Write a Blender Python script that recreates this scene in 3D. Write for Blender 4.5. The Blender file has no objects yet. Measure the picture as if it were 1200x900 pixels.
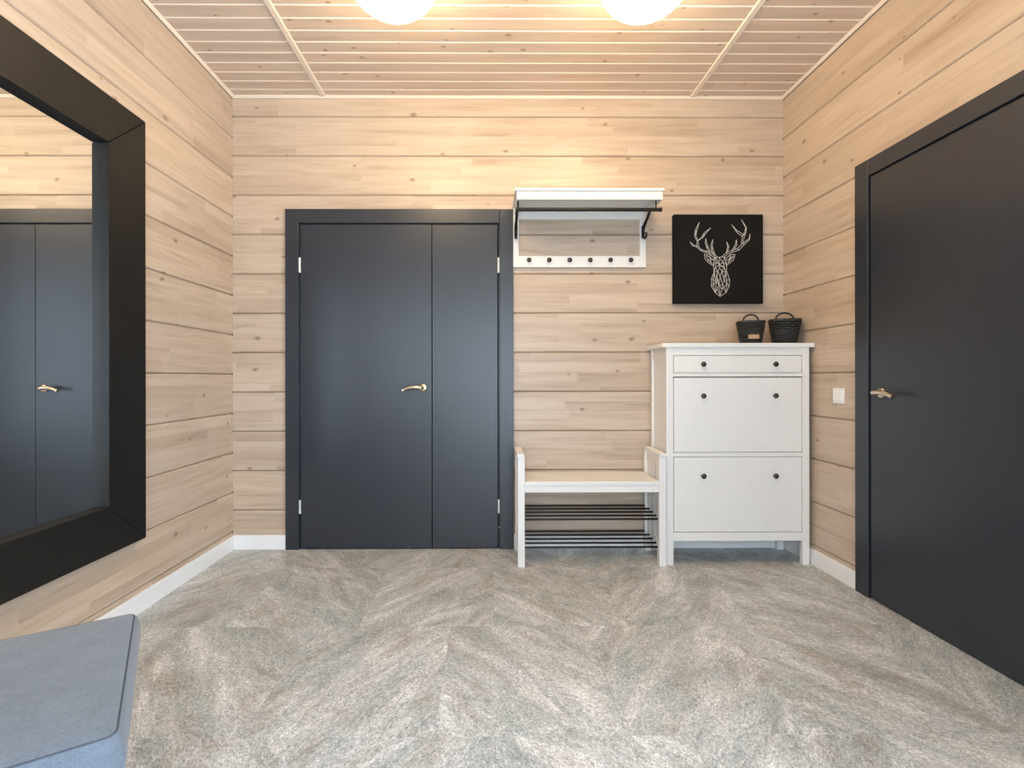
import bpy, bmesh, math, random
from mathutils import Vector, Matrix
random.seed(7)
SC = bpy.context.scene
COL = SC.collection
PI = math.pi

# ------------------------------------------------------------------ camera
cam_data = bpy.data.cameras.new('camera')
cam = bpy.data.objects.new('camera', cam_data)
COL.objects.link(cam)
cam_data.sensor_fit = 'HORIZONTAL'
cam_data.sensor_width = 36.0
cam_data.lens = 36.0 * 592.0 / 1200.0
cam_data.shift_x = 0.01838
cam_data.shift_y = -0.00637
cam_data.clip_start = 0.02
cam.matrix_world = (Matrix.Translation((0, 0, 1.081)) @ Matrix.Rotation(-0.00693, 4, 'Z')
                    @ Matrix.Rotation(PI / 2, 4, 'X') @ Matrix.Rotation(-0.00145, 4, 'Z'))
SC.camera = cam

# ------------------------------------------------------------------ world: overcast daylight
world = bpy.data.worlds.new('overcast_sky')
SC.world = world
world.use_nodes = True
bg = world.node_tree.nodes['Background']
bg.inputs['Color'].default_value = (0.70, 0.85, 1.0, 1)
bg.inputs['Strength'].default_value = 7.2

SC.view_settings.view_transform = 'Standard'
SC.view_settings.look = 'None'
SC.view_settings.gamma = 1.0
SC.view_settings.use_curve_mapping = False
SC.view_settings.exposure = 0.70
SC.cycles.max_bounces = 10
SC.cycles.diffuse_bounces = 6
SC.cycles.glossy_bounces = 5
SC.cycles.transparent_max_bounces = 8
SC.cycles.sample_clamp_indirect = 6.0

LAMP_COLOR = (1.0, 0.77, 0.46, 1)
LAMP_POWER = 17.5

# room measures (metres): back wall Y=3.2, camera at the origin
XL, XR, YB, YR, H = -1.621, 1.868, 3.2, -1.1, 2.857
PITCH = 0.2488

def portal(x0, x1, z0, z1):
    l = bpy.data.lights.new('window_portal', 'AREA')
    l.shape = 'RECTANGLE'
    l.size = x1 - x0
    l.size_y = z1 - z0
    l.cycles.is_portal = True
    o = bpy.data.objects.new('window_portal', l)
    o.location = ((x0 + x1) / 2, YR - 0.01, (z0 + z1) / 2)
    o.rotation_euler = (PI / 2, 0, 0)   # -Z of the lamp looks along +Y, into the room
    COL.objects.link(o)
    return o
WINDOWS = [(-1.50, -0.85, 0.75, 2.20), (-0.40, 1.00, 0.15, 2.20)]
for w in WINDOWS:
    portal(*w)
SIDE_WINDOW = (-0.90, 1.15, 0.40, 2.35)      # in the right wall, nearer than the frame shows
p = portal(SIDE_WINDOW[0], SIDE_WINDOW[1], SIDE_WINDOW[2], SIDE_WINDOW[3])
p.location = (XR + 0.01, (SIDE_WINDOW[0] + SIDE_WINDOW[1]) / 2, (SIDE_WINDOW[2] + SIDE_WINDOW[3]) / 2)
p.rotation_euler = (PI / 2, 0, PI / 2)      # looks along -X, into the room

# ------------------------------------------------------------------ node helpers
class NT:
    def __init__(s, name):
        s.m = bpy.data.materials.new(name)
        s.m.use_nodes = True
        s.t = s.m.node_tree
        s.b = s.t.nodes['Principled BSDF']
    def n(s, typ, **kw):
        nd = s.t.nodes.new(typ)
        for k, v in kw.items():
            if k.startswith('i_'):
                nd.inputs[k[2:].replace('_', ' ')].default_value = v
            else:
                setattr(nd, k, v)
        return nd
    def l(s, a, b):
        s.t.links.new(a, b)
    def val(s, x, sock):
        if hasattr(x, 'is_output'):
            s.l(x, sock)
        else:
            sock.default_value = x
    def math(s, op, a, b=0.0, clamp=False):
        nd = s.n('ShaderNodeMath', operation=op, use_clamp=clamp)
        s.val(a, nd.inputs[0]); s.val(b, nd.inputs[1])
        return nd.outputs[0]
    def vec(s, op, a, b):
        nd = s.n('ShaderNodeVectorMath', operation=op)
        s.val(a, nd.inputs[0]); s.val(b, nd.inputs[1])
        return nd.outputs[0]
    def mix(s, fac, a, b, mode='MIX'):
        nd = s.n('ShaderNodeMix', data_type='RGBA', blend_type=mode)
        s.val(fac, nd.inputs[0]); s.val(a, nd.inputs[6]); s.val(b, nd.inputs[7])
        return nd.outputs[2]
    def ramp(s, fac, stops):
        nd = s.n('ShaderNodeValToRGB')
        cr = nd.color_ramp
        while len(cr.elements) < len(stops):
            cr.elements.new(0.5)
        for e, (p, c) in zip(cr.elements, stops):
            e.position = p
            e.color = c if len(c) == 4 else (*c, 1)
        s.val(fac, nd.inputs[0])
        return nd.outputs[0]
    def noise(s, v, scale, detail=3, rough=0.55, dist=0.0):
        nd = s.n('ShaderNodeTexNoise')
        nd.inputs['Scale'].default_value = scale
        nd.inputs['Detail'].default_value = detail
        nd.inputs['Roughness'].default_value = rough
        nd.inputs['Distortion'].default_value = dist
        s.l(v, nd.inputs['Vector'])
        return nd.outputs['Fac']
    def coords(s, spread=40.0):
        tc = s.n('ShaderNodeTexCoord')
        oi = s.n('ShaderNodeObjectInfo')
        r = oi.outputs['Random']
        cb = s.n('ShaderNodeCombineXYZ')
        s.l(s.math('MULTIPLY', r, spread), cb.inputs[0])
        s.l(s.math('MULTIPLY', r, spread * 1.7), cb.inputs[1])
        s.l(s.math('MULTIPLY', r, spread * 0.6), cb.inputs[2])
        return tc.outputs['Object'], s.vec('ADD', tc.outputs['Object'], cb.outputs[0]), r
    def bump(s, h, strength, dist=0.002):
        nd = s.n('ShaderNodeBump')
        nd.inputs['Strength'].default_value = strength
        nd.inputs['Distance'].default_value = dist
        s.l(h, nd.inputs['Height'])
        s.l(nd.outputs[0], s.b.inputs['Normal'])

def rgb(r, g, b):
    return (r, g, b, 1)

def plain(name, col, rough=0.45, metal=0.0, spec=0.5, grain=0.0):
    t = NT(name)
    t.b.inputs['Roughness'].default_value = rough
    t.b.inputs['Metallic'].default_value = metal
    t.b.inputs['Specular IOR Level'].default_value = spec
    o, v, r = t.coords(5)
    n = t.noise(v, 35, 3)
    d = tuple(c * 0.94 for c in col)
    t.l(t.mix(n, (*d, 1), (*col, 1)), t.b.inputs['Base Color'])
    if grain:
        t.bump(n, grain, 0.001)
    return t.m

def pine(name, light, mid, dark, knot, lam_h, lam_w, rough, knots=0.62, lam=0.5, across=2, kscale=1.0, ksize=1.0):
    """whitewashed pine; length along local x, height along local z"""
    t = NT(name)
    o, v, r = t.coords()
    sx = t.n('ShaderNodeSeparateXYZ'); t.l(o, sx.inputs[0])
    sv = t.n('ShaderNodeSeparateXYZ'); t.l(v, sv.inputs[0])
    # lamellas glued side by side, jointed end to end
    bc = t.n('ShaderNodeCombineXYZ')
    t.l(t.math('ADD', sx.outputs[0], t.math('MULTIPLY', r, 37.0)), bc.inputs[0])
    t.l(t.math('ADD', sx.outputs[across], t.math('MULTIPLY', t.math('FLOOR', t.math('MULTIPLY', r, 50.0)), lam_h)), bc.inputs[1])
    br = t.n('ShaderNodeTexBrick', offset=0.37, offset_frequency=2, squash=0.7, squash_frequency=3)
    t.l(bc.outputs[0], br.inputs['Vector'])
    br.inputs['Color1'].default_value = rgb(0, 0, 0)
    br.inputs['Color2'].default_value = rgb(1, 1, 1)
    br.inputs['Mortar'].default_value = rgb(0.5, 0.5, 0.5)
    br.inputs['Scale'].default_value = 1.0
    br.inputs['Mortar Size'].default_value = 0.0
    br.inputs['Brick Width'].default_value = lam_w
    br.inputs['Row Height'].default_value = lam_h
    lamv = t.n('ShaderNodeSeparateColor'); t.l(br.outputs['Color'], lamv.inputs[0])
    lv = lamv.outputs[0]
    # grain, shifted per lamella
    gv = t.n('ShaderNodeCombineXYZ')
    t.l(t.math('MULTIPLY', sv.outputs[0], 1.0), gv.inputs[0])
    t.l(t.math('MULTIPLY', sv.outputs[3 - across], 8.0), gv.inputs[1])
    t.l(t.math('MULTIPLY', t.math('ADD', sv.outputs[across], t.math('MULTIPLY', lv, 3.0)), 13.0), gv.inputs[2])
    g1 = t.noise(gv.outputs[0], 1.5, 4, 0.55, 0.6)
    g2 = t.noise(t.vec('MULTIPLY', gv.outputs[0], (2.2, 6.0, 6.0)), 1.6, 3, 0.6, 0.3)
    tone = t.math('ADD', t.math('MULTIPLY', g1, 0.75), t.math('MULTIPLY', g2, 0.25))
    col = t.ramp(tone, [(0.30, dark), (0.46, mid), (0.62, light)])
    lamc = t.ramp(lv, [(0.0, (0.80, 0.75, 0.70)), (0.18, (0.90, 0.87, 0.85)), (0.32, (0.98, 0.98, 0.98)), (0.8, (1, 1, 1)), (1.0, (1.08, 1.08, 1.07))])
    col = t.mix(lam, col, lamc, 'MULTIPLY')
    tint = t.ramp(r, [(0, (0.93, 0.91, 0.90)), (0.5, (1, 1, 1)), (1, (1.04, 1.01, 0.96))])
    col = t.mix(0.8, col, tint, 'MULTIPLY')
    # knots
    kv = t.n('ShaderNodeCombineXYZ')
    t.l(t.math('MULTIPLY', sv.outputs[0], 1.9), kv.inputs[0])
    t.l(t.math('MULTIPLY', sv.outputs[across], 3.2), kv.inputs[1])
    vo = t.n('ShaderNodeTexVoronoi', voronoi_dimensions='2D')
    vo.inputs['Scale'].default_value = 1.6 * kscale
    wob = t.noise(v, 22, 2)
    t.l(t.vec('ADD', kv.outputs[0], t.vec('MULTIPLY', t.vec('SUBTRACT', wob, (0.5, 0.5, 0.5)), (0.05, 0.05, 0.0))), vo.inputs['Vector'])
    kc = t.n('ShaderNodeSeparateColor'); t.l(vo.outputs['Color'], kc.inputs[0])
    gate = t.math('GREATER_THAN', kc.outputs[0], knots)
    size = t.math('ADD', 0.03 * ksize, t.math('MULTIPLY', kc.outputs[1], 0.06 * ksize))
    kd = t.math('DIVIDE', vo.outputs['Distance'], size)
    km = t.math('MULTIPLY', t.math('SUBTRACT', 1.0, kd, True), gate)
    col = t.mix(t.math('MULTIPLY', km, 1.15, True), col, knot)
    t.l(col, t.b.inputs['Base Color'])
    t.b.inputs['Roughness'].default_value = rough
    t.bump(g2, 0.12, 0.002)
    return t.m

def painted_grain(name, col, axis, rough, amount, bump, spec=0.65, hi=1.3):
    """dark lacquer over brushed wood; grain stretched along the given axis"""
    t = NT(name)
    o, v, r = t.coords()
    sc = [55.0, 55.0, 55.0]; sc[axis] = 1.6
    w = [4.0, 4.0, 4.0]; w[axis] = 0.9
    g = t.noise(t.vec('MULTIPLY', v, tuple(sc)), 1.0, 4, 0.65, 0.5)
    c = t.noise(t.vec('MULTIPLY', v, tuple(w)), 1.0, 2, 0.5, 0.2)
    wave = t.math('SINE', t.math('MULTIPLY', c, 110.0))
    f = t.math('ADD', t.math('MULTIPLY', g, 0.7), t.math('MULTIPLY', wave, 0.12), True)
    t.l(t.mix(t.math('MULTIPLY', f, amount), (*col, 1), tuple(x * hi + 0.004 for x in col) + (1,)), t.b.inputs['Base Color'])
    t.b.inputs['Roughness'].default_value = rough
    t.b.inputs['Specular IOR Level'].default_value = spec
    t.bump(f, bump, 0.0015)
    return t.m

def floor_mat(name, ang):
    t = NT(name)
    o, v, r = t.coords(23)
    mp = t.n('ShaderNodeMapping', vector_type='POINT')
    mp.inputs['Rotation'].default_value = (0, 0, ang)
    t.l(v, mp.inputs['Vector'])
    s = mp.outputs[0]
    sm = lambda x, y: t.vec('MULTIPLY', s, (x, y, 1.0))
    big = t.noise(sm(1.3, 4.2), 1.8, 4, 0.62, 1.0)
    big2 = t.noise(t.vec('ADD', sm(1.2, 3.2), (7, 3, 0)), 1.9, 4, 0.62, 1.0)
    med = t.noise(sm(7, 17), 1.9, 6, 0.75, 1.2)
    fine = t.noise(sm(42, 70), 2.0, 4, 0.78, 0.8)
    spk = t.noise(sm(130, 150), 2.0, 2, 0.6)
    base = t.ramp(big, [(0.30, (0.325, 0.36, 0.36)), (0.43, (0.415, 0.44, 0.44)), (0.54, (0.505, 0.515, 0.515)), (0.68, (0.65, 0.655, 0.66))])
    warm = t.ramp(big2, [(0.51, (0, 0, 0)), (0.68, (1, 1, 1))])
    base = t.mix(t.math('MULTIPLY', warm, 0.55), base, rgb(0.31, 0.255, 0.21))
    vein = t.ramp(t.noise(t.vec('ADD', sm(3.0, 13.0), (3, 11, 0)), 1.8, 5, 0.7, 2.0), [(0.62, (0, 0, 0)), (0.72, (1, 1, 1))])
    base = t.mix(t.math('MULTIPLY', vein, 0.55), base, rgb(0.20, 0.19, 0.17))
    base = t.mix(0.8, base, t.ramp(med, [(0.30, (0.60, 0.60, 0.60)), (0.45, (0.95, 0.95, 0.95)), (0.60, (1.10, 1.10, 1.09)), (0.72, (1.36, 1.35, 1.32))]), 'MULTIPLY')
    base = t.mix(1.0, base, t.ramp(fine, [(0.34, (0.48, 0.49, 0.50)), (0.5, (1, 1, 1)), (0.66, (1.5, 1.49, 1.46))]), 'MULTIPLY')
    base = t.mix(0.8, base, t.ramp(spk, [(0.36, (0.68, 0.68, 0.68)), (0.5, (1, 1, 1)), (0.66, (1.3, 1.3, 1.3))]), 'MULTIPLY')
    t.l(base, t.b.inputs['Base Color'])
    t.l(t.ramp(med, [(0.3, (0.46, 0.46, 0.46)), (0.7, (0.36, 0.36, 0.36))]), t.b.inputs['Roughness'])
    t.bump(t.math('ADD', fine, t.math('MULTIPLY', med, 0.6)), 0.18, 0.0015)
    return t.m

def fabric_mat(name, col):
    t = NT(name)
    o, v, r = t.coords(9)
    a = t.noise(t.vec('MULTIPLY', v, (26, 320, 320)), 3.0, 3, 0.6)
    b = t.noise(t.vec('MULTIPLY', v, (320, 26, 90)), 3.0, 3, 0.6)
    c = t.noise(v, 12, 4, 0.6)
    f = t.math('ADD', t.math('ADD', t.math('MULTIPLY', a, 0.4), t.math('MULTIPLY', b, 0.4)), t.math('MULTIPLY', c, 0.2))
    t.l(t.ramp(f, [(0.32, tuple(x * 0.55 for x in col)), (0.5, col), (0.68, tuple(x * 1.5 for x in col))]), t.b.inputs['Base Color'])
    t.b.inputs['Roughness'].default_value = 0.95
    t.b.inputs['Sheen Weight'].default_value = 0.25
    t.bump(f, 0.5, 0.002)
    return t.m

def emit_mat(name, col, strength):
    t = NT(name)
    t.b.inputs['Base Color'].default_value = (0.9, 0.88, 0.84, 1)
    t.b.inputs['Roughness'].default_value = 0.3
    t.b.inputs['Emission Color'].default_value = col
    t.b.inputs['Emission Strength'].default_value = strength
    return t.m

def glass_mat():
    t = NT('window_glass')
    tr = t.n('ShaderNodeBsdfTransparent')
    gl = t.n('ShaderNodeBsdfGlossy'); gl.inputs['Roughness'].default_value = 0.0
    fr = t.n('ShaderNodeFresnel'); fr.inputs[0].default_value = 1.3
    mx = t.n('ShaderNodeMixShader')
    t.l(fr.outputs[0], mx.inputs[0]); t.l(tr.outputs[0], mx.inputs[1]); t.l(gl.outputs[0], mx.inputs[2])
    t.l(mx.outputs[0], t.t.nodes['Material Output'].inputs[0])
    return t.m

def mirror_mat():
    t = NT('mirror_silvering')
    o, v, r = t.coords(1)
    n = t.noise(v, 3, 1)
    t.l(t.mix(n, rgb(0.86, 0.88, 0.88), rgb(0.88, 0.90, 0.90)), t.b.inputs['Base Color'])
    t.b.inputs['Metallic'].default_value = 1.0
    t.b.inputs['Roughness'].default_value = 0.0
    return t.m

M = {}
M['wall'] = pine('whitewashed_pine_log', (0.555, 0.455, 0.362), (0.49, 0.392, 0.305), (0.395, 0.302, 0.225), rgb(0.22, 0.15, 0.10), 0.0622, 1.0, 0.40, 0.60, 0.55)
M['ceil'] = pine('whitewashed_pine_board', (0.69, 0.565, 0.475), (0.635, 0.51, 0.425), (0.56, 0.435, 0.355), rgb(0.26, 0.17, 0.11), 0.5, 9.0, 0.5, 0.45, 0.0, 1, 1.5, 1.1)
M['ceil_trim'] = plain('whitewashed_trim', (0.82, 0.72, 0.62), 0.45)
M['white'] = plain('white_lacquer', (0.77, 0.76, 0.74), 0.38)
M['base'] = plain('white_baseboard_paint', (0.84, 0.84, 0.84), 0.35)
M['backing'] = plain('dark_wall_core', (0.10, 0.075, 0.05), 0.9)
M['door'] = painted_grain('anthracite_door_paint', (0.0135, 0.0175, 0.026), 2, 0.36, 0.6, 0.10)
M['door_x'] = painted_grain('anthracite_door_paint_crosswise', (0.0135, 0.0175, 0.026), 0, 0.36, 0.6, 0.10)
M['door_y'] = painted_grain('anthracite_door_paint_lengthwise', (0.0135, 0.0175, 0.026), 1, 0.36, 0.6, 0.10)
M['gap'] = plain('painted_gap_shade', (0.008, 0.008, 0.009), 0.8)  # near-black: shade in the gaps around the door leaves, put into the colour
M['frame_z'] = painted_grain('black_brown_stain_upright', (0.0038, 0.0034, 0.0028), 2, 0.48, 1.0, 0.35, spec=0.35, hi=2.4)
M['frame_y'] = painted_grain('black_brown_stain_lengthwise', (0.0038, 0.0034, 0.0028), 1, 0.48, 1.0, 0.35, spec=0.35, hi=2.4)
M['mirror'] = mirror_mat()
M['floor_a'] = floor_mat('stone_look_vinyl_rising', -0.98)
M['floor_b'] = floor_mat('stone_look_vinyl_falling', 0.86)
M['black'] = plain('black_iron', (0.018, 0.016, 0.014), 0.45, 0.6)
M['knob'] = plain('dark_bronze', (0.055, 0.050, 0.045), 0.4, 0.7)
M['brass'] = plain('satin_nickel_brass', (0.72, 0.62, 0.48), 0.22, 1.0)
M['steel'] = plain('satin_steel', (0.78, 0.78, 0.78), 0.4, 0.6)
M['canvas'] = plain('black_canvas', (0.005, 0.0045, 0.004), 0.85, spec=0.25, grain=0.2)
M['string'] = plain('white_line', (0.62, 0.60, 0.56), 0.7)
M['wicker'] = plain('black_wicker', (0.014, 0.013, 0.012), 0.42)
M['tag'] = plain('tan_leather_tag', (0.42, 0.26, 0.14), 0.6)
M['fabric'] = fabric_mat('blue_grey_fabric', (0.125, 0.15, 0.188))
M['piping'] = plain('dark_blue_grey_piping', (0.06, 0.073, 0.093), 0.9)
M['leg_wood'] = plain('dark_stained_wood', (0.05, 0.035, 0.025), 0.5)
M['plastic'] = plain('white_plastic', (0.82, 0.81, 0.78), 0.3)
M['lamp'] = emit_mat('lit_opal_glass', LAMP_COLOR, LAMP_POWER)
M['glass'] = glass_mat()
M['plaster'] = plain('pale_plaster', (0.6, 0.5, 0.4), 0.8)

# ------------------------------------------------------------------ mesh helpers
class MB:
    """collects shapes in world metres, builds ONE mesh object"""
    def __init__(s):
        s.bm = bmesh.new()
    def box(s, x0, x1, y0, y1, z0, z1, bev=0.0, seg=1):
        vs = [s.bm.verts.new(p) for p in ((x0, y0, z0), (x1, y0, z0), (x1, y1, z0), (x0, y1, z0),
                                          (x0, y0, z1), (x1, y0, z1), (x1, y1, z1), (x0, y1, z1))]
        fs = [s.bm.faces.new([vs[i] for i in q]) for q in ((3, 2, 1, 0), (4, 5, 6, 7), (0, 1, 5, 4), (1, 2, 6, 5), (2, 3, 7, 6), (3, 0, 4, 7))]
        if bev > 0:
            es = list({e for f in fs for e in f.edges})
            bmesh.ops.bevel(s.bm, geom=es, offset=bev, segments=seg, profile=0.5, affect='EDGES')
        return s
    def prism(s, poly, axis, a, b):
        """poly: 2D points, extruded along axis from a to b; axis x -> (y,z), y -> (x,z), z -> (x,y)"""
        mk = {'x': lambda p, t: (t, p[0], p[1]), 'y': lambda p, t: (p[0], t, p[1]), 'z': lambda p, t: (p[0], p[1], t)}[axis]
        A = [s.bm.verts.new(mk(p, a)) for p in poly]
        B = [s.bm.verts.new(mk(p, b)) for p in poly]
        n = len(poly)
        s.bm.faces.new(A[::-1]); s.bm.faces.new(B)
        for i in range(n):
            s.bm.faces.new((A[i], A[(i + 1) % n], B[(i + 1) % n], B[i]))
        return s
    def tube(s, path, r, n=8, cap=True, flat=1.0):
        pts = [Vector(p) for p in path]
        rs = r if isinstance(r, (list, tuple)) else [r] * len(pts)
        rings = []
        prev = None
        for i, p in enumerate(pts):
            d = (pts[min(i + 1, len(pts) - 1)] - pts[max(i - 1, 0)]).normalized()
            if prev is None:
                up = Vector((0, 0, 1)) if abs(d.z) < 0.9 else Vector((0, 1, 0))
                u = d.cross(up).normalized()
            else:
                u = (prev - d * prev.dot(d)).normalized()
            prev = u
            w = u.cross(d)
            rings.append([s.bm.verts.new(p + (u * math.cos(a) + w * math.sin(a) * flat) * rs[i]) for a in (2 * PI * k / n for k in range(n))])
        for A, B in zip(rings, rings[1:]):
            for k in range(n):
                s.bm.faces.new((A[k], A[(k + 1) % n], B[(k + 1) % n], B[k]))
        if cap:
            s.bm.faces.new(rings[0][::-1]); s.bm.faces.new(rings[-1])
        return s
    def lathe(s, prof, center, axis='z', n=24):
        """prof: (radius, height) along axis"""
        c = Vector(center)
        def P(r, h, a):
            u, v = r * math.cos(a), r * math.sin(a)
            return c + Vector({'z': (u, v, h), 'y': (u, h, v), 'x': (h, u, v)}[axis])
        rings = []
        for r, h in prof:
            rings.append([s.bm.verts.new(P(r, h, 0))] if r < 1e-6 else [s.bm.verts.new(P(r, h, 2 * PI * k / n)) for k in range(n)])
        for A, B in zip(rings, rings[1:]):
            for k in range(n):
                q = [A[k % len(A)], A[(k + 1) % len(A)], B[(k + 1) % len(B)], B[k % len(B)]]
                q = list(dict.fromkeys(q))
                if len(q) > 2:
                    s.bm.faces.new(q)
        return s
    def build(s, name, mat, parent=None, smooth=False, loc=None):
        bmesh.ops.recalc_face_normals(s.bm, faces=s.bm.faces)
        org = Vector((0, 0, 0))
        p = parent
        while p is not None:
            org += p.location
            p = p.parent
        off = org + Vector(loc or (0, 0, 0))
        bmesh.ops.translate(s.bm, verts=s.bm.verts, vec=-off)
        me = bpy.data.meshes.new(name)
        s.bm.to_mesh(me); s.bm.free()
        me.materials.append(mat)
        if smooth:
            for f in me.polygons:
                f.use_smooth = True
            if smooth is not True:
                me.set_sharp_from_angle(angle=smooth)
        return place(name, me, parent, loc or (0, 0, 0))

def place(name, me, parent=None, loc=(0, 0, 0), rz=0.0):
    o = bpy.data.objects.new(name, me)
    COL.objects.link(o)
    o.parent = parent
    o.location = loc
    o.rotation_euler = (0, 0, rz)
    return o

def tag(o, label, cat, group=None, kind=None):
    o['label'] = label
    o['category'] = cat
    if group: o['group'] = group
    if kind: o['kind'] = kind
    return o

def thing(name, label, cat, loc, group=None, kind=None):
    o = place(name, None, None, loc)
    return tag(o, label, cat, group, kind)

def copy_tree(o, parent=None):
    c = o.copy(); COL.objects.link(c); c.parent = parent
    for ch in list(o.children):
        copy_tree(ch, c)
    return c

def arc(c, r, a0, a1, n, plane='xz'):
    out = []
    for i in range(n + 1):
        a = a0 + (a1 - a0) * i / n
        u, v = r * math.cos(a), r * math.sin(a)
        out.append((c[0] + u, c[1], c[2] + v) if plane == 'xz' else (c[0], c[1] + u, c[2] + v))
    return out

# ------------------------------------------------------------------ walls of pine logs
def plank_mesh(L, h, notch=None, c=0.0065, d=0.04, gap=0.0012):
    """log face: local x length, y depth (face at y=0, body behind at +y), z height"""
    b = MB()
    z0, z1 = gap, h - gap
    prof = [(0, z0 + c), (0, z1 - c), (c, z1), (d, z1), (d, z0), (c, z0)]
    if notch is None:
        b.prism(prof, 'x', 0, L)
    else:
        n0, n1, na, nb = notch      # x range missing between heights na and nb
        b.prism(prof, 'x', 0, n0)
        b.prism(prof, 'x', n1, L)
        if nb < h - 1e-3:
            b.prism([(0, nb), (0, z1 - c), (c, z1), (d, z1), (d, nb)], 'x', n0, n1)
        if na > 1e-3:
            b.prism([(0, z0 + c), (0, na), (d, na), (d, z0), (c, z0)], 'x', n0, n1)
        bmesh.ops.remove_doubles(b.bm, verts=b.bm.verts, dist=1e-5)
    bmesh.ops.recalc_face_normals(b.bm, faces=b.bm.faces)
    me = bpy.data.meshes.new('plank')
    b.bm.to_mesh(me); b.bm.free()
    me.materials.append(M['wall'])
    return me

def log_wall(wall, start, length, rz, z_first, openings=()):
    """rows of planks along local x from start; openings (x0, x1, zbottom, ztop) in local x, sorted"""
    cache = {}
    def get(L, h):
        if (L, h) not in cache:
            cache[(L, h)] = plank_mesh(L, h)
        return cache[(L, h)]
    d = Vector((math.cos(rz), math.sin(rz), 0))
    z = z_first
    while z < H - 0.002:
        lo = max(z, 0.0); hi = min(z + PITCH, H)
        h = round(hi - lo, 4)
        cuts = [(x0, x1, max(zb, lo), min(zt, hi)) for x0, x1, zb, zt in openings if zb < hi - 1e-4 and zt > lo + 1e-4]
        full = [c for c in cuts if c[3] - c[2] > h - 1e-3]
        part = [c for c in cuts if c not in full]
        a = 0.0
        for c in full + [None]:
            b = c[0] if c else length
            inner = [p for p in part if a <= p[0] and p[1] <= b]
            if b - a > 0.005:
                if inner:
                    p = inner[0]
                    me = plank_mesh(round(b - a, 4), h, (round(p[0] - a, 4), round(p[1] - a, 4), round(p[2] - lo, 4), round(p[3] - lo, 4)))
                else:
                    me = get(round(b - a, 4), h)
                place('plank', me, wall, Vector(start) + d * a + Vector((0, 0, lo)), rz)
            if c: a = c[1]
        z += PITCH

def slab(name, label, mat, boxes, cat):
    b = MB()
    for q in boxes:
        b.box(*q)
    o = b.build(name, mat)
    return tag(o, label, cat, None, 'structure')

# back wall: planks' face at Y=3.2
w = slab('wall_back', 'back wall of whitewashed pine logs around the double door', M['backing'],
         [(XL - 0.2, XR + 0.2, 3.243, 3.33, -0.1, H)], 'wall')
log_wall(w, (XL, YB, 0), XR - XL, 0, 0.2445 - PITCH, [(-1.235 - XL, 0.10 - XL, 0.0, 2.09)])
# left wall: runs along Y, face looks to +x ; local +y (depth) must point to -x -> rz=+90deg: local x -> +Y, local y -> -X
w = slab('wall_left', 'left wall of whitewashed pine logs behind the big mirror', M['backing'], [(XL - 0.13, XL - 0.043, YR - 0.15, 3.33, 0, H)], 'wall')
log_wall(w, (XL, YR, 0), YB - YR, PI / 2, 0.109 - PITCH)
# right wall: local x -> -Y, local y -> +X  (rz=-90deg)
w = slab('wall_right', 'right wall of whitewashed pine logs around the single door', M['backing'],
         [(XR + 0.043, XR + 0.13, SIDE_WINDOW[1], 3.243, -0.1, H), (XR + 0.043, XR + 0.13, YR - 0.15, SIDE_WINDOW[0], -0.1, H),
          (XR + 0.043, XR + 0.13, SIDE_WINDOW[0], SIDE_WINDOW[1], -0.1, SIDE_WINDOW[2]), (XR + 0.043, XR + 0.13, SIDE_WINDOW[0], SIDE_WINDOW[1], SIDE_WINDOW[3], H)], 'wall')
log_wall(w, (XR, YB, 0), YB - YR, -PI / 2, 0.109 - PITCH, [(YB - 2.50, YB - 1.49, 0.0, 2.10), (YB - SIDE_WINDOW[1], YB - SIDE_WINDOW[0], SIDE_WINDOW[2], SIDE_WINDOW[3])])
# wall behind the camera with the two windows
bx = []
xs = [XL - 0.1, WINDOWS[0][0], WINDOWS[0][1], WINDOWS[1][0], WINDOWS[1][1], XR + 0.1]
for i in (0, 2, 4):
    bx.append((xs[i], xs[i + 1], YR - 0.15, YR, 0, H))
for x0, x1, z0, z1 in WINDOWS:
    bx.append((x0, x1, YR - 0.15, YR, 0, z0)); bx.append((x0, x1, YR - 0.15, YR, z1, H))
slab('wall_front', 'wall behind the viewer with two daylight windows', M['wall'], bx, 'wall')
for i, (x0, x1, z0, z1) in enumerate(WINDOWS):
    t = thing('window_%d' % (i + 1), ['narrow white framed window behind the viewer', 'wide white framed window behind the viewer'][i], 'window',
              ((x0 + x1) / 2, YR - 0.07, z0), None, 'structure')
    b = MB()
    f = 0.05
    b.box(x0, x1, YR - 0.10, YR - 0.04, z0, z0 + f); b.box(x0, x1, YR - 0.10, YR - 0.04, z1 - f, z1)
    b.box(x0, x0 + f, YR - 0.10, YR - 0.04, z0 + f, z1 - f); b.box(x1 - f, x1, YR - 0.10, YR - 0.04, z0 + f, z1 - f)
    if i:
        b.box((x0 + x1) / 2 - 0.03, (x0 + x1) / 2 + 0.03, YR - 0.10, YR - 0.04, z0 + f, z1 - f)
    b.build('window_frame', M['base'], t)
    MB().box(x0 + f, x1 - f, YR - 0.072, YR - 0.068, z0 + f, z1 - f).build('window_pane', M['glass'], t)

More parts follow.
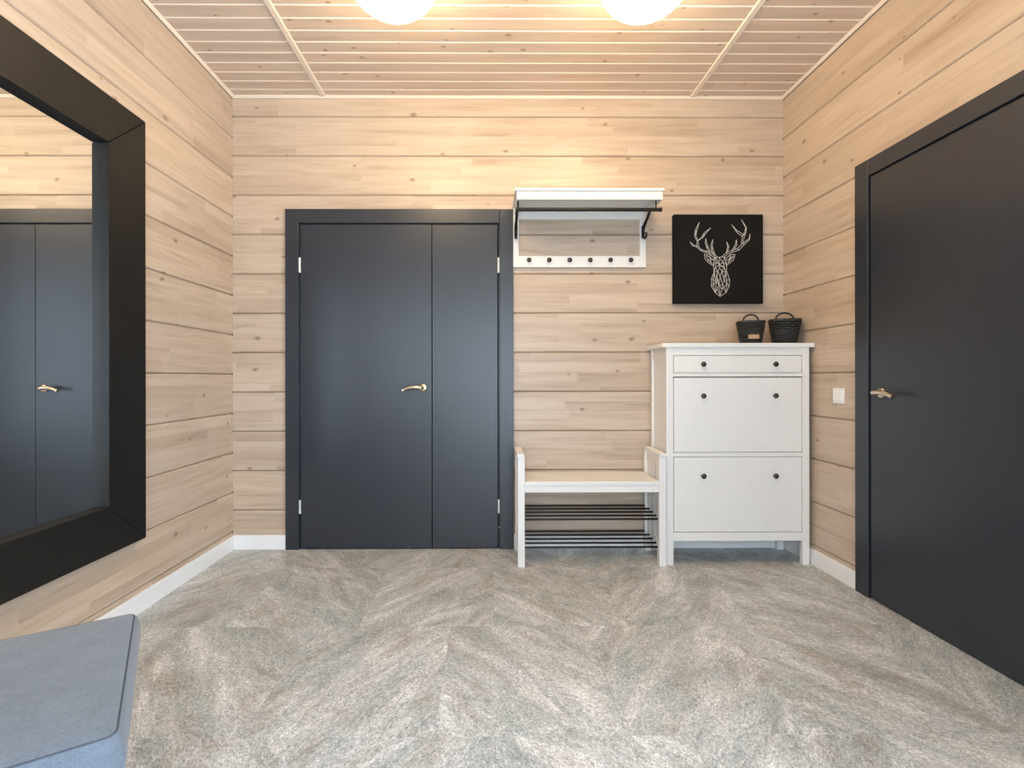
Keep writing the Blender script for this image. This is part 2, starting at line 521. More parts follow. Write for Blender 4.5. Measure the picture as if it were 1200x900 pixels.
y0, y1, z0, z1 = SIDE_WINDOW
t = thing('window_3', 'white framed window in the right wall beside the viewer', 'window', (XR + 0.07, (y0 + y1) / 2, z0), None, 'structure')
b = MB()
f = 0.05
b.box(XR + 0.045, XR + 0.10, y0, y1, z0, z0 + f); b.box(XR + 0.045, XR + 0.10, y0, y1, z1 - f, z1)
b.box(XR + 0.045, XR + 0.10, y0, y0 + f, z0 + f, z1 - f); b.box(XR + 0.045, XR + 0.10, y1 - f, y1, z0 + f, z1 - f)
b.box(XR + 0.045, XR + 0.10, (y0 + y1) / 2 - 0.03, (y0 + y1) / 2 + 0.03, z0 + f, z1 - f)
b.build('window_frame', M['base'], t)
MB().box(XR + 0.070, XR + 0.074, y0 + f, y1 - f, z0 + f, z1 - f).build('window_pane', M['glass'], t)

# ------------------------------------------------------------------ floor of stone-look tiles
fl = slab('floor', 'grey stone-look floor of large tiles with streaks running in opposite slants', M['backing'],
          [(XL - 0.15, XR + 0.15, YR - 0.15, YB + 0.12, -0.1, -0.006)], 'floor')
TW, TD = 0.585, 0.676
row = 0
y1 = 2.874 + TD
while y1 > YR:
    y0 = y1 - TD
    x = 0.015 - 6 * TW + (0.40 if row % 2 == 0 else 0.0)
    k = 0
    while x < XR + 0.045:
        a0, a1 = max(x, XL), min(x + TW, XR)
        if row == 0: yy1 = YB
        else: yy1 = y1
        yy0 = max(y0, YR)
        if a1 - a0 > 0.01:
            b = MB()
            g, e, zt = 0.0003, 0.0006, 0.0
            P = [(a0 + g, yy0 + g), (a1 - g, yy0 + g), (a1 - g, yy1 - g), (a0 + g, yy1 - g)]
            Q = [(a0 + g + e, yy0 + g + e), (a1 - g - e, yy0 + g + e), (a1 - g - e, yy1 - g - e), (a0 + g + e, yy1 - g - e)]
            lo = [b.bm.verts.new((p[0], p[1], -0.006)) for p in P]
            md = [b.bm.verts.new((p[0], p[1], -e)) for p in P]
            hi = [b.bm.verts.new((p[0], p[1], zt)) for p in Q]
            b.bm.faces.new(hi); b.bm.faces.new(lo[::-1])
            for i in range(4):
                j = (i + 1) % 4
                b.bm.faces.new((lo[i], lo[j], md[j], md[i])); b.bm.faces.new((md[i], md[j], hi[j], hi[i]))
            b.build('tile', M['floor_a'] if (k + row) % 2 == 0 else M['floor_b'], fl, loc=((a0 + a1) / 2, (yy0 + yy1) / 2, 0))
        x += TW
        k += 1
    y1 = y0
    row += 1
# door sills, so that the openings are floored and closed behind
# ------------------------------------------------------------------ ceiling of narrow boards
ce = slab('ceiling', 'ceiling of narrow whitewashed pine boards with two cross battens', M['backing'],
          [(XL - 0.15, XR + 0.15, YR - 0.15, YB + 0.12, H + 0.016, H + 0.1)], 'ceiling')
BP = 0.0886
SEG = [(XL, -1.052), (-1.052, 1.278), (1.278, XR)]
def board_mesh(L, wdt):
    b = MB()
    # cross-section (y, z): face at z=0 looking down, V edges and a recessed tongue
    prof = [(0.0, 0.016), (0.0, 0.0035), (0.0075, 0.0035), (0.0105, 0.0), (wdt - 0.0035, 0.0), (wdt, 0.0035), (wdt, 0.016)]
    b.prism(prof, 'x', 0, L)
    bmesh.ops.recalc_face_normals(b.bm, faces=b.bm.faces)
    me = bpy.data.meshes.new('board'); b.bm.to_mesh(me); b.bm.free()
    me.materials.append(M['ceil']); me.materials.append(M['ceil_trim'])
    for p in me.polygons:      # recess faces between two boards take the paler trim colour
        if abs(p.normal.x) < 0.5 and p.center.z < 0.0036 and (p.center.y < 0.0104 or p.center.y > wdt - 0.0034):
            p.material_index = 1
    return me
bms = [board_mesh(b - a - 0.001, BP) for a, b in SEG]
y = 3.114
while y > YR - BP:
    for (a, b), me in zip(SEG, bms):
        place('board', me, ce, (a + 0.0005, y - BP if y - BP > YR else YR, H))
    y -= BP
last = [board_mesh(b - a - 0.001, YB - 3.114) for a, b in SEG]
for (a, b), me in zip(SEG, last):
    place('board', me, ce, (a + 0.0005, 3.114, H))
for x in (-1.045, 1.285):
    MB().prism([(x - 0.016, H), (x - 0.013, H - 0.008), (x + 0.013, H - 0.008), (x + 0.016, H)], 'y', YR, YB - 0.02).build('batten', M['ceil_trim'], ce)
c = 0.018
def trim(n, label, poly, axis, a, b):
    tag(MB().prism(poly, axis, a, b).build('trim_%d' % n, M['ceil_trim']), label, 'trim', None, 'structure')
trim(1, 'pale wooden ceiling moulding along the back wall', [(YB, H), (YB, H - 0.012), (YB - 0.006, H - 0.014), (YB - c, H - 0.004), (YB - c, H)], 'x', XL + 0.001, XR - 0.001)
trim(2, 'pale wooden ceiling moulding along the left wall', [(XL, H), (XL, H - 0.012), (XL + 0.006, H - 0.014), (XL + c, H - 0.004), (XL + c, H)], 'y', YR, YB - c)
trim(3, 'pale wooden ceiling moulding along the right wall', [(XR, H), (XR, H - 0.012), (XR - 0.006, H - 0.014), (XR - c, H - 0.004), (XR - c, H)], 'y', YR, YB - c)

# ------------------------------------------------------------------ baseboards
BT, BH = 0.014, 0.090
def baseboard(name, label, boxes):
    b = MB()
    for q in boxes:
        b.box(*q, bev=0.0015)
    tag(b.build(name, M['base']), label, 'baseboard', None, 'structure')
baseboard('baseboard_left', 'white baseboard along the left wall below the mirror', [(XL, XL + BT, YR, YB, 0, BH)])
baseboard('baseboard_back', 'short white baseboard between left corner and double door', [(XL + BT, -1.284, YB - BT, YB, 0, BH)])
baseboard('baseboard_back_2', 'white baseboard behind the shoe bench and cabinet', [(0.151, XR - BT, YB - BT, YB, 0, BH)])
baseboard('baseboard_right', 'white baseboard between back corner and right door', [(XR - BT, XR, 2.547, YB, 0, BH)])
baseboard('baseboard_right_2', 'white baseboard on the right wall beside the viewer', [(XR - BT, XR, YR, 1.44, 0, BH)])

# ------------------------------------------------------------------ doors
def lever_handle(parent, rosette, out, along):
    """rosette point on the leaf, out = unit vector into the room, along = direction of the lever"""
    r, o, a = Vector(rosette), Vector(out), Vector(along)
    up = Vector((0, 0, 1))
    b = MB()
    ax = 'y' if abs(o.y) > 0.5 else 'x'
    sg = 1 if (o.y + o.x) > 0 else -1
    b.lathe([(0.0, 0), (0.0255, 0), (0.0255, 0.004 * sg), (0.022, 0.009 * sg), (0.013, 0.012 * sg), (0.0, 0.013 * sg)], r, ax, 24)
    path, rad = [], []
    for i in range(15):
        s = i / 14.0
        if s < 0.25:
            k = s / 0.25
            path.append(r + o * (0.010 + 0.040 * k)); rad.append(0.0095 - 0.001 * k)
        else:
            k = (s - 0.25) / 0.75
            path.append(r + o * (0.054 - 0.006 * k * k) + a * (0.008 + 0.116 * k) + up * (0.010 * math.sin(k * 2.6) - 0.020 * k * k))
            rad.append(0.0105 + 0.0022 * math.sin(k * PI) - 0.0022 * k + (0.003 if k > 0.97 else 0))
    b.tube(path, rad, 12)
    return b.build('handle', M['brass'], parent, smooth=0.7)

d1 = thing('door_1', 'anthracite double door with a wide and a narrow leaf in the back wall', 'door', (-0.567, 3.2, 0), None, 'structure')
CF = 3.178
b = MB().box(-1.283, -1.199, CF, YB, 0.0, 2.141, 0.002).box(-1.234, -1.193, YB, 3.243, 0, 2.085); b.build('door_post', M['door'], d1)
b = MB().box(0.064, 0.150, CF, YB, 0.0, 2.141, 0.002).box(0.058, 0.099, YB, 3.243, 0, 2.085); b.build('door_post', M['door'], d1)
b = MB().box(-1.1985, 0.0635, CF, YB, 2.053, 2.141, 0.002).box(-1.192, 0.057, YB, 3.243, 2.050, 2.085); b.build('door_head', M['door_x'], d1)
b = MB().box(-1.234, 0.099, 3.228, 3.240, -0.005, 2.085); b.build('gap_shade_sheet', M['gap'], d1)  # full sheet behind both leaves, its near-black colour paints the gaps' shade
lf = MB().box(-1.187, -0.3655, 3.184, 3.226, 0.007, 2.044, 0.002, 2).build('door_leaf', M['door'], d1)
lf['label'] = 'wide left leaf with the lever handle'
lever_handle(lf, (-0.418, 3.184, 1.016), (0, -1, 0), (-1, 0, 0))
rf = MB().box(-0.3615, 0.051, 3.186, 3.226, 0.007, 2.044, 0.002, 2).build('door_leaf', M['door'], d1)
rf['label'] = 'narrow right leaf without a handle'
def hinge(parent, x, y, z0, z1):
    b = MB().lathe([(0, z0), (0.0075, z0), (0.0075, (z0 + z1) / 2 - 0.001), (0.0066, (z0 + z1) / 2), (0.0075, (z0 + z1) / 2 + 0.001), (0.0075, z1), (0, z1)], (x, y, 0), 'z', 12)
    b.build('hinge', M['steel'], parent, smooth=0.7)
for x in (-1.192, 0.0565):
    hinge(d1, x, 3.180, 1.740, 1.835)
    hinge(d1, x, 3.180, 0.228, 0.313)
MB().lathe([(0, 0), (0.004, 0), (0.003, -0.002), (0, -0.002)], (0.060, 3.1775, 0.138), 'y', 10).build('screw', M['steel'], d1)

d2 = thing('door_2', 'anthracite single door with lever handle in the right wall', 'door', (XR, 1.998, 0), None, 'structure')
XF = 1.849
b = MB().box(XF, XR, 2.457, 2.546, 0, 2.145, 0.002).box(XR, XR + 0.043, 2.452, 2.499, 0, 2.098); b.build('door_post', M['door'], d2)
b = MB().box(XF, XR, 1.450, 1.539, 0, 2.145, 0.002).box(XR, XR + 0.043, 1.491, 1.544, 0, 2.098); b.build('door_post', M['door'], d2)
b = MB().box(XF, XR, 1.5395, 2.4565, 2.063, 2.145, 0.002).box(XR, XR + 0.043, 1.545, 2.451, 2.058, 2.098); b.build('door_head', M['door_y'], d2)
MB().box(XR + 0.030, XR + 0.042, 1.491, 2.499, -0.005, 2.098).build('gap_shade_sheet', M['gap'], d2)  # full sheet behind the single leaf, painting the shade of its gaps
lf = MB().box(1.855, 1.897, 1.549, 2.447, 0.007, 2.055, 0.002, 2).build('door_leaf', M['door'], d2)
lever_handle(lf, (1.855, 2.377, 1.005), (-1, 0, 0), (0, -1, 0))

# ------------------------------------------------------------------ mirror on the left wall
mi = thing('mirror', 'large wall mirror in a wide black-brown wooden frame on the left wall', 'mirror', (XL, 1.848, 0.352))
yo0, yo1, zo0, zo1 = 1.378, 2.318, 0.352, 2.250
yi0, yi1, zi0, zi1 = 1.601, 2.095, 0.548, 2.054
XFM = -1.570
def frame_piece(name, mat, poly):
    b = MB()
    c = Vector((sum(p[0] for p in poly) / 4, sum(p[1] for p in poly) / 4))
    q = [tuple(Vector(p) + (c - Vector(p)).normalized() * 0.0012) for p in poly]
    front = [tuple(Vector(p) + (c - Vector(p)).normalized() * 0.003) for p in q]
    A = [b.bm.verts.new((XL, *p)) for p in q]
    B = [b.bm.verts.new((XFM - 0.003, *p)) for p in q]
    C = [b.bm.verts.new((XFM, *p)) for p in front]
    b.bm.faces.new(A); b.bm.faces.new(C)
    for i in range(4):
        j = (i + 1) % 4
        b.bm.faces.new((A[i], A[j], B[j], B[i])); b.bm.faces.new((B[i], B[j], C[j], C[i]))
    return b.build(name, mat, mi)
frame_piece('frame_stile', M['frame_z'], [(yo1, zo0), (yo1, zo1), (yi1, zi1), (yi1, zi0)])
frame_piece('frame_stile', M['frame_z'], [(yo0, zo0), (yo0, zo1), (yi0, zi1), (yi0, zi0)])
frame_piece('frame_rail', M['frame_y'], [(yo0, zo1), (yo1, zo1), (yi1, zi1), (yi0, zi1)])
frame_piece('frame_rail', M['frame_y'], [(yo0, zo0), (yo1, zo0), (yi1, zi0), (yi0, zi0)])
MB().box(XL + 0.006, -1.605, yi0 - 0.012, yi1 + 0.012, zi0 - 0.012, zi1 + 0.012).build('mirror_glass', M['mirror'], mi)

# ------------------------------------------------------------------ shoe bench
W = M['white']
be = thing('shoe_bench', 'white wooden shoe bench with two racks of black rods beside the double door', 'bench', (0.583, 3.03, 0))
for x0, cx0, cx1, inner in ((0.159, 0.153, 0.197, 0), (0.967, 0.968, 1.012, 0)):
    x1 = x0 + 0.040
    MB().box(x0, x1, 2.875, 2.917, 0, 0.626, 0.0015).build('leg', W, be)
    MB().box(x0, x1, 3.140, 3.182, 0, 0.626, 0.0015).build('leg', W, be)
    MB().box(cx0, cx1, 2.868, 3.184, 0.626, 0.646, 0.003, 2).build('arm_cap', W, be)
    xa, xb = x0 + 0.010, x0 + 0.030
    MB().box(xa, xb, 2.917, 3.140, 0.575, 0.626).build('side_rail', W, be)
    MB().box(xa, xb, 2.917, 3.140, 0.085, 0.135).build('side_rail', W, be)
    MB().box(xa, xb, 2.917, 3.140, 0.425, 0.470).build('side_rail', W, be)
    for y, wd in ((2.917, 0.058), (3.000, 0.065), (3.090, 0.050)):
        for z0, z1 in ((0.135, 0.425), (0.470, 0.575)):
            MB().box(xa + 0.003, xb - 0.003, y, y + wd, z0, z1).build('slat', W, be)
MB().box(0.199, 0.967, 2.876, 3.180, 0.464, 0.487, 0.002, 2).build('seat', W, be)
MB().box(0.199, 0.967, 2.880, 2.900, 0.424, 0.464, 0.001).build('apron', W, be)
MB().box(0.199, 0.967, 3.155, 3.175, 0.424, 0.464, 0.001).build('apron', W, be)
for zf, zb in ((0.264, 0.281), (0.103, 0.122)):
    for k in range(5):
        y = 2.905 + k * 0.0605
        z = zf + (zb - zf) * k / 4
        MB().tube([(0.1885, y, z), (0.978, y, z)], 0.0058, 10).build('rod', M['black'], be, smooth=0.7)

# ------------------------------------------------------------------ shoe cabinet
ca = thing('shoe_cabinet', 'tall white shoe cabinet with one drawer and two flap doors in the right corner', 'cabinet', (1.43, 3.04, 0))
FY = 2.895
MB().box(0.990, 1.8655, 2.885, 3.184, 1.252, 1.277, 0.003, 2).build('cabinet_top', W, ca)
for x0, x1 in ((1.015, 1.055), (1.800, 1.840)):
    MB().box(x0, x1, FY, FY + 0.03, 0, 1.252, 0.0015).build('leg', W, ca)
    MB().box(x0, x1, 3.150, 3.182, 0, 1.252, 0.0015).build('leg', W, ca)
for x0, x1 in ((1.020, 1.038), (1.817, 1.835)):
    MB().box(x0, x1, FY + 0.03, 3.150, 0.10, 0.17).build('side_rail', W, ca)
    MB().box(x0, x1, FY + 0.03, 3.150, 1.185, 1.252).build('side_rail', W, ca)
    xm = (x0 + x1) / 2
    MB().box(xm - 0.003, xm + 0.003, FY + 0.03, 3.150, 0.17, 1.185).build('side_panel', W, ca)
def zf(py):
    return 1.081 - (py - 442.0) * FY / 592.0
rails = [(1.206, 1.252), (1.084, 1.104), (0.624, 0.647), (0.139, 0.188)]
for z0, z1 in rails:
    MB().box(1.055, 1.800, FY + 0.001, FY + 0.022, z0, z1, 0.001).build('front_rail', W, ca)
MB().box(1.055, 1.800, 3.165, 3.178, 0.139, 1.206).build('back_panel', W, ca)
kb = MB().lathe([(0, 0), (0.0075, 0), (0.0063, -0.008), (0.0135, -0.0145), (0.0147, -0.020), (0.0105, -0.0255), (0, -0.027)], (0, 0, 0), 'y', 20)
bmesh.ops.recalc_face_normals(kb.bm, faces=kb.bm.faces)
knob_me = bpy.data.meshes.new('knob'); kb.bm.to_mesh(knob_me); kb.bm.free(); knob_me.materials.append(M['knob'])
for f in knob_me.polygons: f.use_smooth = True
org = ca.location
def front(name, z0, z1, kz, label=None):
    p = MB().box(1.0585, 1.7965, FY + 0.0015, FY + 0.020, z0, z1, 0.0015).build(name, W, ca)
    if label: p['label'] = label
    for x in (1.224, 1.639):
        place('knob', knob_me, p, Vector((x, FY + 0.0015, kz)) - org)
front('drawer', 1.1065, 1.2035, 1.155)
front('flap_door', 0.650, 1.078, 0.974, 'upper flap door')
front('flap_door', 0.191, 0.621, 0.514, 'lower flap door')

# ------------------------------------------------------------------ hat rack
ha = thing('hat_rack', 'white wall hat rack with a black rod and six knobs above the bench', 'hat rack', (0.567, 3.2, 1.776))
MB().box(0.147, 0.185, 3.180, YB, 1.776, 2.148, 0.001).build('frame_stile', W, ha)
MB().box(0.948, 0.987, 3.180, YB, 1.776, 2.148, 0.001).build('frame_stile', W, ha)
MB().box(0.185, 0.948, 3.180, YB, 2.077, 2.148, 0.001).build('frame_rail', W, ha)
kr = MB().box(0.185, 0.948, 3.180, YB, 1.776, 1.846, 0.001).build('frame_rail', W, ha)
MB().box(0.146, 1.004, 2.888, YB, 2.150, 2.166, 0.002).build('shelf_board', W, ha)
MB().box(0.157, 0.996, 2.897, 2.915, 2.103, 2.150, 0.001).build('fascia', W, ha)
MB().box(0.157, 0.173, 2.915, 3.180, 2.103, 2.150).build('shelf_side', W, ha)
MB().box(0.980, 0.996, 2.915, 3.180, 2.103, 2.150).build('shelf_side', W, ha)
for x in (0.248, 0.375, 0.503, 0.632, 0.759, 0.887):
    place('knob', knob_me, kr, Vector((x, 3.180, 1.817)) - ha.location)
for x in (0.166, 0.968):
    b = MB()
    path = [(x, 3.122, 1.976), (x, 3.106, 1.966), (x, 3.112, 1.950), (x, 3.138, 1.946), (x, 3.163, 1.958), (x, 3.171, 1.985), (x, 3.168, 2.010),
            (x, 3.148, 2.032), (x, 3.110, 2.048), (x, 3.075, 2.062), (x, 3.050, 2.082), (x, 3.010, 2.078), (x, 2.960, 2.064), (x, 2.932, 2.056)]
    b.tube(path, [0.006, 0.006, 0.0065, 0.007, 0.0075, 0.009, 0.010, 0.010, 0.009, 0.0085, 0.008, 0.008, 0.008, 0.008], 10)
    b.box(x - 0.010, x + 0.010, 3.172, 3.180, 1.955, 2.035, 0.001)
    b.tube([(x, 2.930, 2.048), (x, 2.930, 2.150)], 0.0045, 8)
    b.build('bracket', M['black'], ha, smooth=0.8)
MB().tube([(0.153, 2.930, 2.055), (0.985, 2.930, 2.055), (0.985, 2.930, 2.055), (1.001, 2.930, 2.055)], [0.0105, 0.0105, 0.0125, 0.0125], 14).build('rod', M['black'], ha, smooth=0.7)

# ------------------------------------------------------------------ stag picture
pc = thing('stag_picture', 'square black canvas with a white geometric stag head on the back wall', 'picture', (1.440, 3.2, 1.545))
MB().box(1.158, 1.722, 3.166, 3.199, 1.545, 2.105, 0.002).build('canvas', M['canvas'], pc)
LINES = [
 # left antler
 [(440,470),(400,425),(360,412),(310,405),(270,385),(235,352),(190,340),(165,300),(200,330),(245,345),(290,382),(340,398),(380,395),(420,430),(450,455)],
 [(235,352),(240,292),(212,240),(222,170),(262,95),(240,165),(226,235),(248,285),(255,348)],
 [(240,292),(285,252),(318,200),(382,153),(330,212),(300,255),(250,285)],
 [(370,412),(345,372),(325,310),(330,265),(345,330),(375,395)],
 [(420,430),(392,390),(383,330),(405,275),(398,335),(408,385),(430,440)],
 [(212,240),(240,165)],[(226,235),(222,170)],[(318,200),(300,255)],[(270,385),(290,382)],[(310,405),(340,398)],[(345,372),(345,330)],[(392,390),(398,335)],
 # right antler
 [(495,460),(530,425),(560,405),(600,388),(660,370),(715,318),(785,265),(795,215),(790,275),(735,325),(680,385),(620,402),(560,425),(520,460)],
 [(705,320),(712,250),(742,190),(748,150),(705,65),(758,150),(752,200),(730,262),(722,312)],
 [(714,242),(660,205),(600,115),(648,172),(725,222)],
 [(545,415),(560,350),(548,298),(574,350),(556,405)],
 [(605,388),(640,330),(652,275),(657,330),(628,378)],
 [(742,190),(758,150)],[(712,250),(752,200)],[(660,205),(648,172)],[(660,370),(680,385)],[(600,388),(620,402)],[(715,318),(735,325)],[(560,350),(574,350)],
 # ears
 [(315,430),(325,480),(360,520),(408,548),(422,470),(370,425),(315,430)],[(335,440),(355,490),(400,530)],[(345,440),(412,490)],[(350,488),(410,480)],[(370,425),(385,520)],
 [(636,430),(620,490),(590,515),(546,548),(535,480),(590,430),(636,430)],[(622,445),(560,525)],[(538,495),(612,468)],[(560,525),(600,448)],[(590,430),(575,500)],
 # head
 [(425,460),(412,540),(416,620),(390,685),(390,765),(430,832),(480,870),(540,832),(574,765),(580,695),(546,600),(550,540),(530,455),(470,460),(425,460)],
 [(440,470),(475,545),(470,460),(510,510),(475,545)],[(440,510),(475,545),(525,560)],[(425,460),(440,510),(430,570),(475,545)],[(530,455),(510,510),(525,570),(475,545)],
 [(412,540),(440,510)],[(550,540),(510,510)],[(430,570),(416,620),(455,605),(475,575),(500,605),(540,620),(525,570)],[(430,570),(455,605),(480,660),(500,605),(525,570)],
 [(475,545),(475,575)],[(416,620),(440,720),(455,605)],[(546,600),(520,700),(500,605)],[(480,660),(470,745),(440,640)],[(480,660),(510,755),(530,640)],
 [(416,620),(408,745),(440,720)],[(540,620),(552,735),(520,700)],[(440,720),(470,745),(510,755),(520,700)],[(390,765),(440,720),(430,832)],[(574,765),(552,735),(540,832)],
 [(430,832),(470,745),(480,870)],[(540,832),(510,755),(480,870)],[(470,745),(500,800),(510,755)],[(390,685),(440,720)],[(580,695),(520,700)],[(408,745),(430,832)],[(552,735),(500,800),(480,870)],
 [(450,790),(480,870)],[(440,640),(450,700),(470,745)],
]
b = MB()
PXM = 0.005405 / 9.0      # one drawing unit in metres on the canvas
for ln in LINES:
    for (ax, ay), (bx_, by) in zip(ln, ln[1:]):
        p = Vector((1.158 + (ax + 5) * PXM, 0, 2.111 - ay * PXM))
        q = Vector((1.158 + (bx_ + 5) * PXM, 0, 2.111 - by * PXM))
        d = (q - p)
        if d.length < 1e-5: continue
        d.normalize()
        n = Vector((-d.z, 0, d.x)) * 0.00135
        p = p - d * 0.001; q = q + d * 0.001
        for_y = [3.1662, 3.1650]
        A = [b.bm.verts.new((v.x, for_y[0], v.z)) for v in (p + n, p - n, q - n, q + n)]
        B = [b.bm.verts.new((v.x, for_y[1], v.z)) for v in (p + n, p - n, q - n, q + n)]
        b.bm.faces.new(B)
        for i in range(4):
            j = (i + 1) % 4
            b.bm.faces.new((A[i], A[j], B[j], B[i]))
b.build('stag_outline', M['string'], pc)

# ------------------------------------------------------------------ wicker baskets
def basket(label, cx, cy, wb, wt, h, rz, handle_h, handle_w, with_tag):
    t = thing('basket', label, 'basket', (cx, cy, 1.277), 'black wicker baskets on the cabinet')
    n = 108
    ca_, sa_ = math.cos(rz), math.sin(rz)
    def ring(r, z, phase=None, amp=0.0):
        out = []
        for k in range(n):
            a = 2 * PI * k / n
            cx_, sx_ = math.cos(a), math.sin(a)
            e = 0.62
            u = math.copysign(abs(cx_) ** e, cx_); v = math.copysign(abs(sx_) ** e, sx_)
            rr = r + (amp * math.sin(18 * a + phase) if phase is not None else 0)
            u, v = u * rr, v * rr * 0.82
            out.append((cx + u * ca_ - v * sa_, cy + u * sa_ + v * ca_, 1.277 + z))
        return out
    b = MB()
    prof = [(wb / 2 - 0.004, 0.0), (wt / 2 - 0.004, h), (wt / 2 - 0.010, h), (wb / 2 - 0.010, 0.006)]
    allr = [[b.bm.verts.new(p) for p in ring(r, z)] for r, z in prof]
    for A, B in zip(allr, allr[1:]):
        for k in range(n):
            b.bm.faces.new((A[k], A[(k + 1) % n], B[(k + 1) % n], B[k]))
    b.bm.faces.new(allr[0]); b.bm.faces.new(allr[-1])
    body = b.build('body', M['wicker'], t, smooth=True)
    b = MB()                                   # woven strands, in front of and behind the stakes by turns
    ns = 11
    for i in range(ns):
        s = (i + 0.5) / ns
        pts = ring(wb / 2 + (wt - wb) / 2 * s - 0.001, h * s, i * PI, 0.0028)
        b.tube(pts + [pts[0]], 0.0058, 6, cap=False)
    b.build('weave', M['wicker'], body, smooth=True)
    b = MB()
    for ph in (0, PI):
        base = ring(wt / 2 + 0.001, h)
        pts = [(p[0], p[1], p[2] + 0.0035 * math.sin(18 * 2 * PI * k / n / 1 + ph)) for k, p in enumerate(base)]
        b.tube(pts + [pts[0]], 0.0046, 7, cap=False)
    b.build('rim', M['wicker'], t, smooth=True)
    hw = handle_w / 2
    path = []
    for i in range(17):
        a = PI - PI * i / 16
        u = hw * math.cos(a); z = h - 0.012 + (handle_h + 0.012) * (math.sin(a) ** 0.8 if 0 < i < 16 else 0)
        path.append((cx + u * ca_, cy + u * sa_, 1.277 + z))
    MB().tube(path, 0.0055, 9).build('handle', M['wicker'], t, smooth=True)
    if with_tag:
        rr = (wb / 2 + (wt - wb) / 2 * 0.32) * 0.82 + 0.0085
        b = MB().box(-0.028, 0.030, -0.0025, 0.0, 0.030, 0.055, 0.0008)
        bmesh.ops.rotate(b.bm, verts=b.bm.verts, cent=(0, 0, 0), matrix=Matrix.Rotation(rz, 3, 'Z'))
        bmesh.ops.translate(b.bm, verts=b.bm.verts, vec=(cx + sa_ * rr + 0.006, cy - ca_ * rr, 1.277))
        tg = b.build('name_tag', M['tag'], t)
        tg['label'] = 'small tan leather tag'
    return t
basket('black wicker basket with a tan tag, the smaller left one on the cabinet', 1.566, 3.02, 0.106, 0.147, 0.132, -0.3, 0.047, 0.090, True)
basket('black wicker basket without a tag, the larger right one in the corner', 1.770, 3.02, 0.118, 0.163, 0.143, -0.3, 0.046, 0.102, False)

# ------------------------------------------------------------------ light switch
sw = thing('light_switch', 'square white light switch on the right wall beside the cabinet', 'switch', (XR, 2.684, 0.940))
MB().box(XR - 0.010, XR, 2.643, 2.725, 0.940, 1.022, 0.003, 2).build('switch_frame', M['plastic'], sw)
MB().box(XR - 0.015, XR - 0.009, 2.656, 2.712, 0.953, 1.009, 0.002).build('rocker', M['plastic'], sw)

# ------------------------------------------------------------------ ceiling lamps
def lamp(x, y, label, group=None):
    t = thing('ceiling_lamp', label, 'lamp', (x, y, H), group)
    MB().lathe([(0, H + 0.002), (0.120, H + 0.002), (0.120, H - 0.014), (0.112, H - 0.020), (0, H - 0.020)], (x, y, 0), 'z', 32).build('ceiling_base', M['white'], t, smooth=0.6)
    R, zc, hz = 0.186, 2.718, 0.150
    a0 = math.asin(0.60)
    angs = [a0 + (PI - a0) * k / 20 for k in range(20)]
    prof = [(0.0, zc + hz * math.cos(a0))] + [(R * math.sin(a), zc + hz * math.cos(a)) for a in angs] + [(0.0, zc - hz)]
    MB().lathe(prof, (x, y, 0), 'z', 40).build('glass_shade', M['lamp'], t, smooth=0.9)
    return t
lamp(-0.392, 2.06, 'lit white opal globe lamp at the ceiling, left of the two')
lamp(0.639, 2.06, 'lit white opal globe lamp at the ceiling, right of the two')

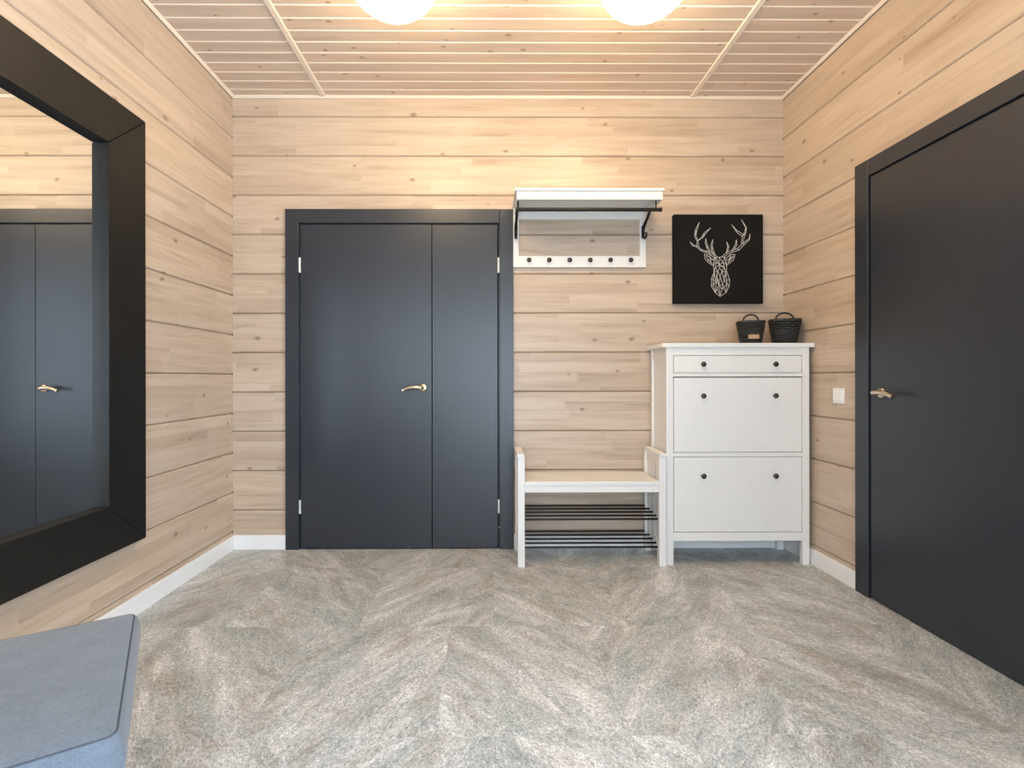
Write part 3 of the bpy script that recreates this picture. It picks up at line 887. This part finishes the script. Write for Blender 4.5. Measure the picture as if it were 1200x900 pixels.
# ------------------------------------------------------------------ fabric stool in the near left corner
st = thing('stool', 'blue-grey fabric upholstered stool at the near left below the mirror', 'stool', (-1.055, 0.993, 0))
ang = math.atan2(-0.473, 0.298)     # direction of the right edge, from far to near
ex = Vector((math.cos(ang), math.sin(ang), 0)); ey = Vector((-ex.y, ex.x, 0)) * -1   # ey points away to the left
cor = Vector((-0.949, 1.368, 0))
L1, L2, ZT, ZB = 0.560, 0.560, 0.452, 0.335
cen = cor + ex * (L1 / 2) + ey * (L2 / 2)
st.location = (cen.x, cen.y, 0)
def stool_pt(u, v, z):
    return cen + ex * u + ey * v + Vector((0, 0, z))
def ring_pts(hu, hv, r, z, n=8):
    out = []
    for cu, cv, a0 in ((1, 1, 0), (-1, 1, PI / 2), (-1, -1, PI), (1, -1, 1.5 * PI)):
        for i in range(n + 1):
            a = a0 + PI / 2 * i / n
            out.append(stool_pt(cu * (hu - r) + r * math.cos(a), cv * (hv - r) + r * math.sin(a), z))
    return out
b = MB()
hu, hv = L1 / 2, L2 / 2
prof = [(-0.05, ZB), (-0.012, ZB), (-0.003, ZB + 0.006), (0.003, ZB + 0.02), (0.007, ZB + 0.06), (0.007, ZT - 0.045), (0.004, ZT - 0.018), (-0.002, ZT - 0.004), (-0.010, ZT + 0.001),
        (-0.03, ZT + 0.004), (-0.08, ZT + 0.010), (-0.16, ZT + 0.014), (-0.24, ZT + 0.015)]
rings = [[b.bm.verts.new(p) for p in ring_pts(hu + o, hv + o, max(0.022 + o * 0.5, 0.006), z)] for o, z in prof]
n = len(rings[0])
for A, B in zip(rings, rings[1:]):
    for k in range(n):
        b.bm.faces.new((A[k], A[(k + 1) % n], B[(k + 1) % n], B[k]))
b.bm.faces.new(rings[0][::-1]); b.bm.faces.new(rings[-1])
cu = b.build('seat_cushion', M['fabric'], st, smooth=True)
b = MB()
pts = ring_pts(hu - 0.007, hv - 0.007, 0.018, ZT - 0.0015)
b.tube(pts + [pts[0]], 0.0021, 8, cap=False).build('piping', M['piping'], cu, smooth=True)
MB().prism([tuple(stool_pt(u, v, 0)[:2]) for u, v in ((hu - 0.03, hv - 0.03), (-hu + 0.03, hv - 0.03), (-hu + 0.03, -hv + 0.03), (hu - 0.03, -hv + 0.03))], 'z', 0.300, ZB + 0.002).build('seat_frame', M['leg_wood'], st)
for su in (-1, 1):
    for sv in (-1, 1):
        top = stool_pt(su * (hu - 0.075), sv * (hv - 0.075), 0.305); bot = stool_pt(su * (hu - 0.075), sv * (hv - 0.075), 0.0)
        MB().tube([bot, top], [0.014, 0.022], 12).build('leg', M['leg_wood'], st, smooth=0.7)
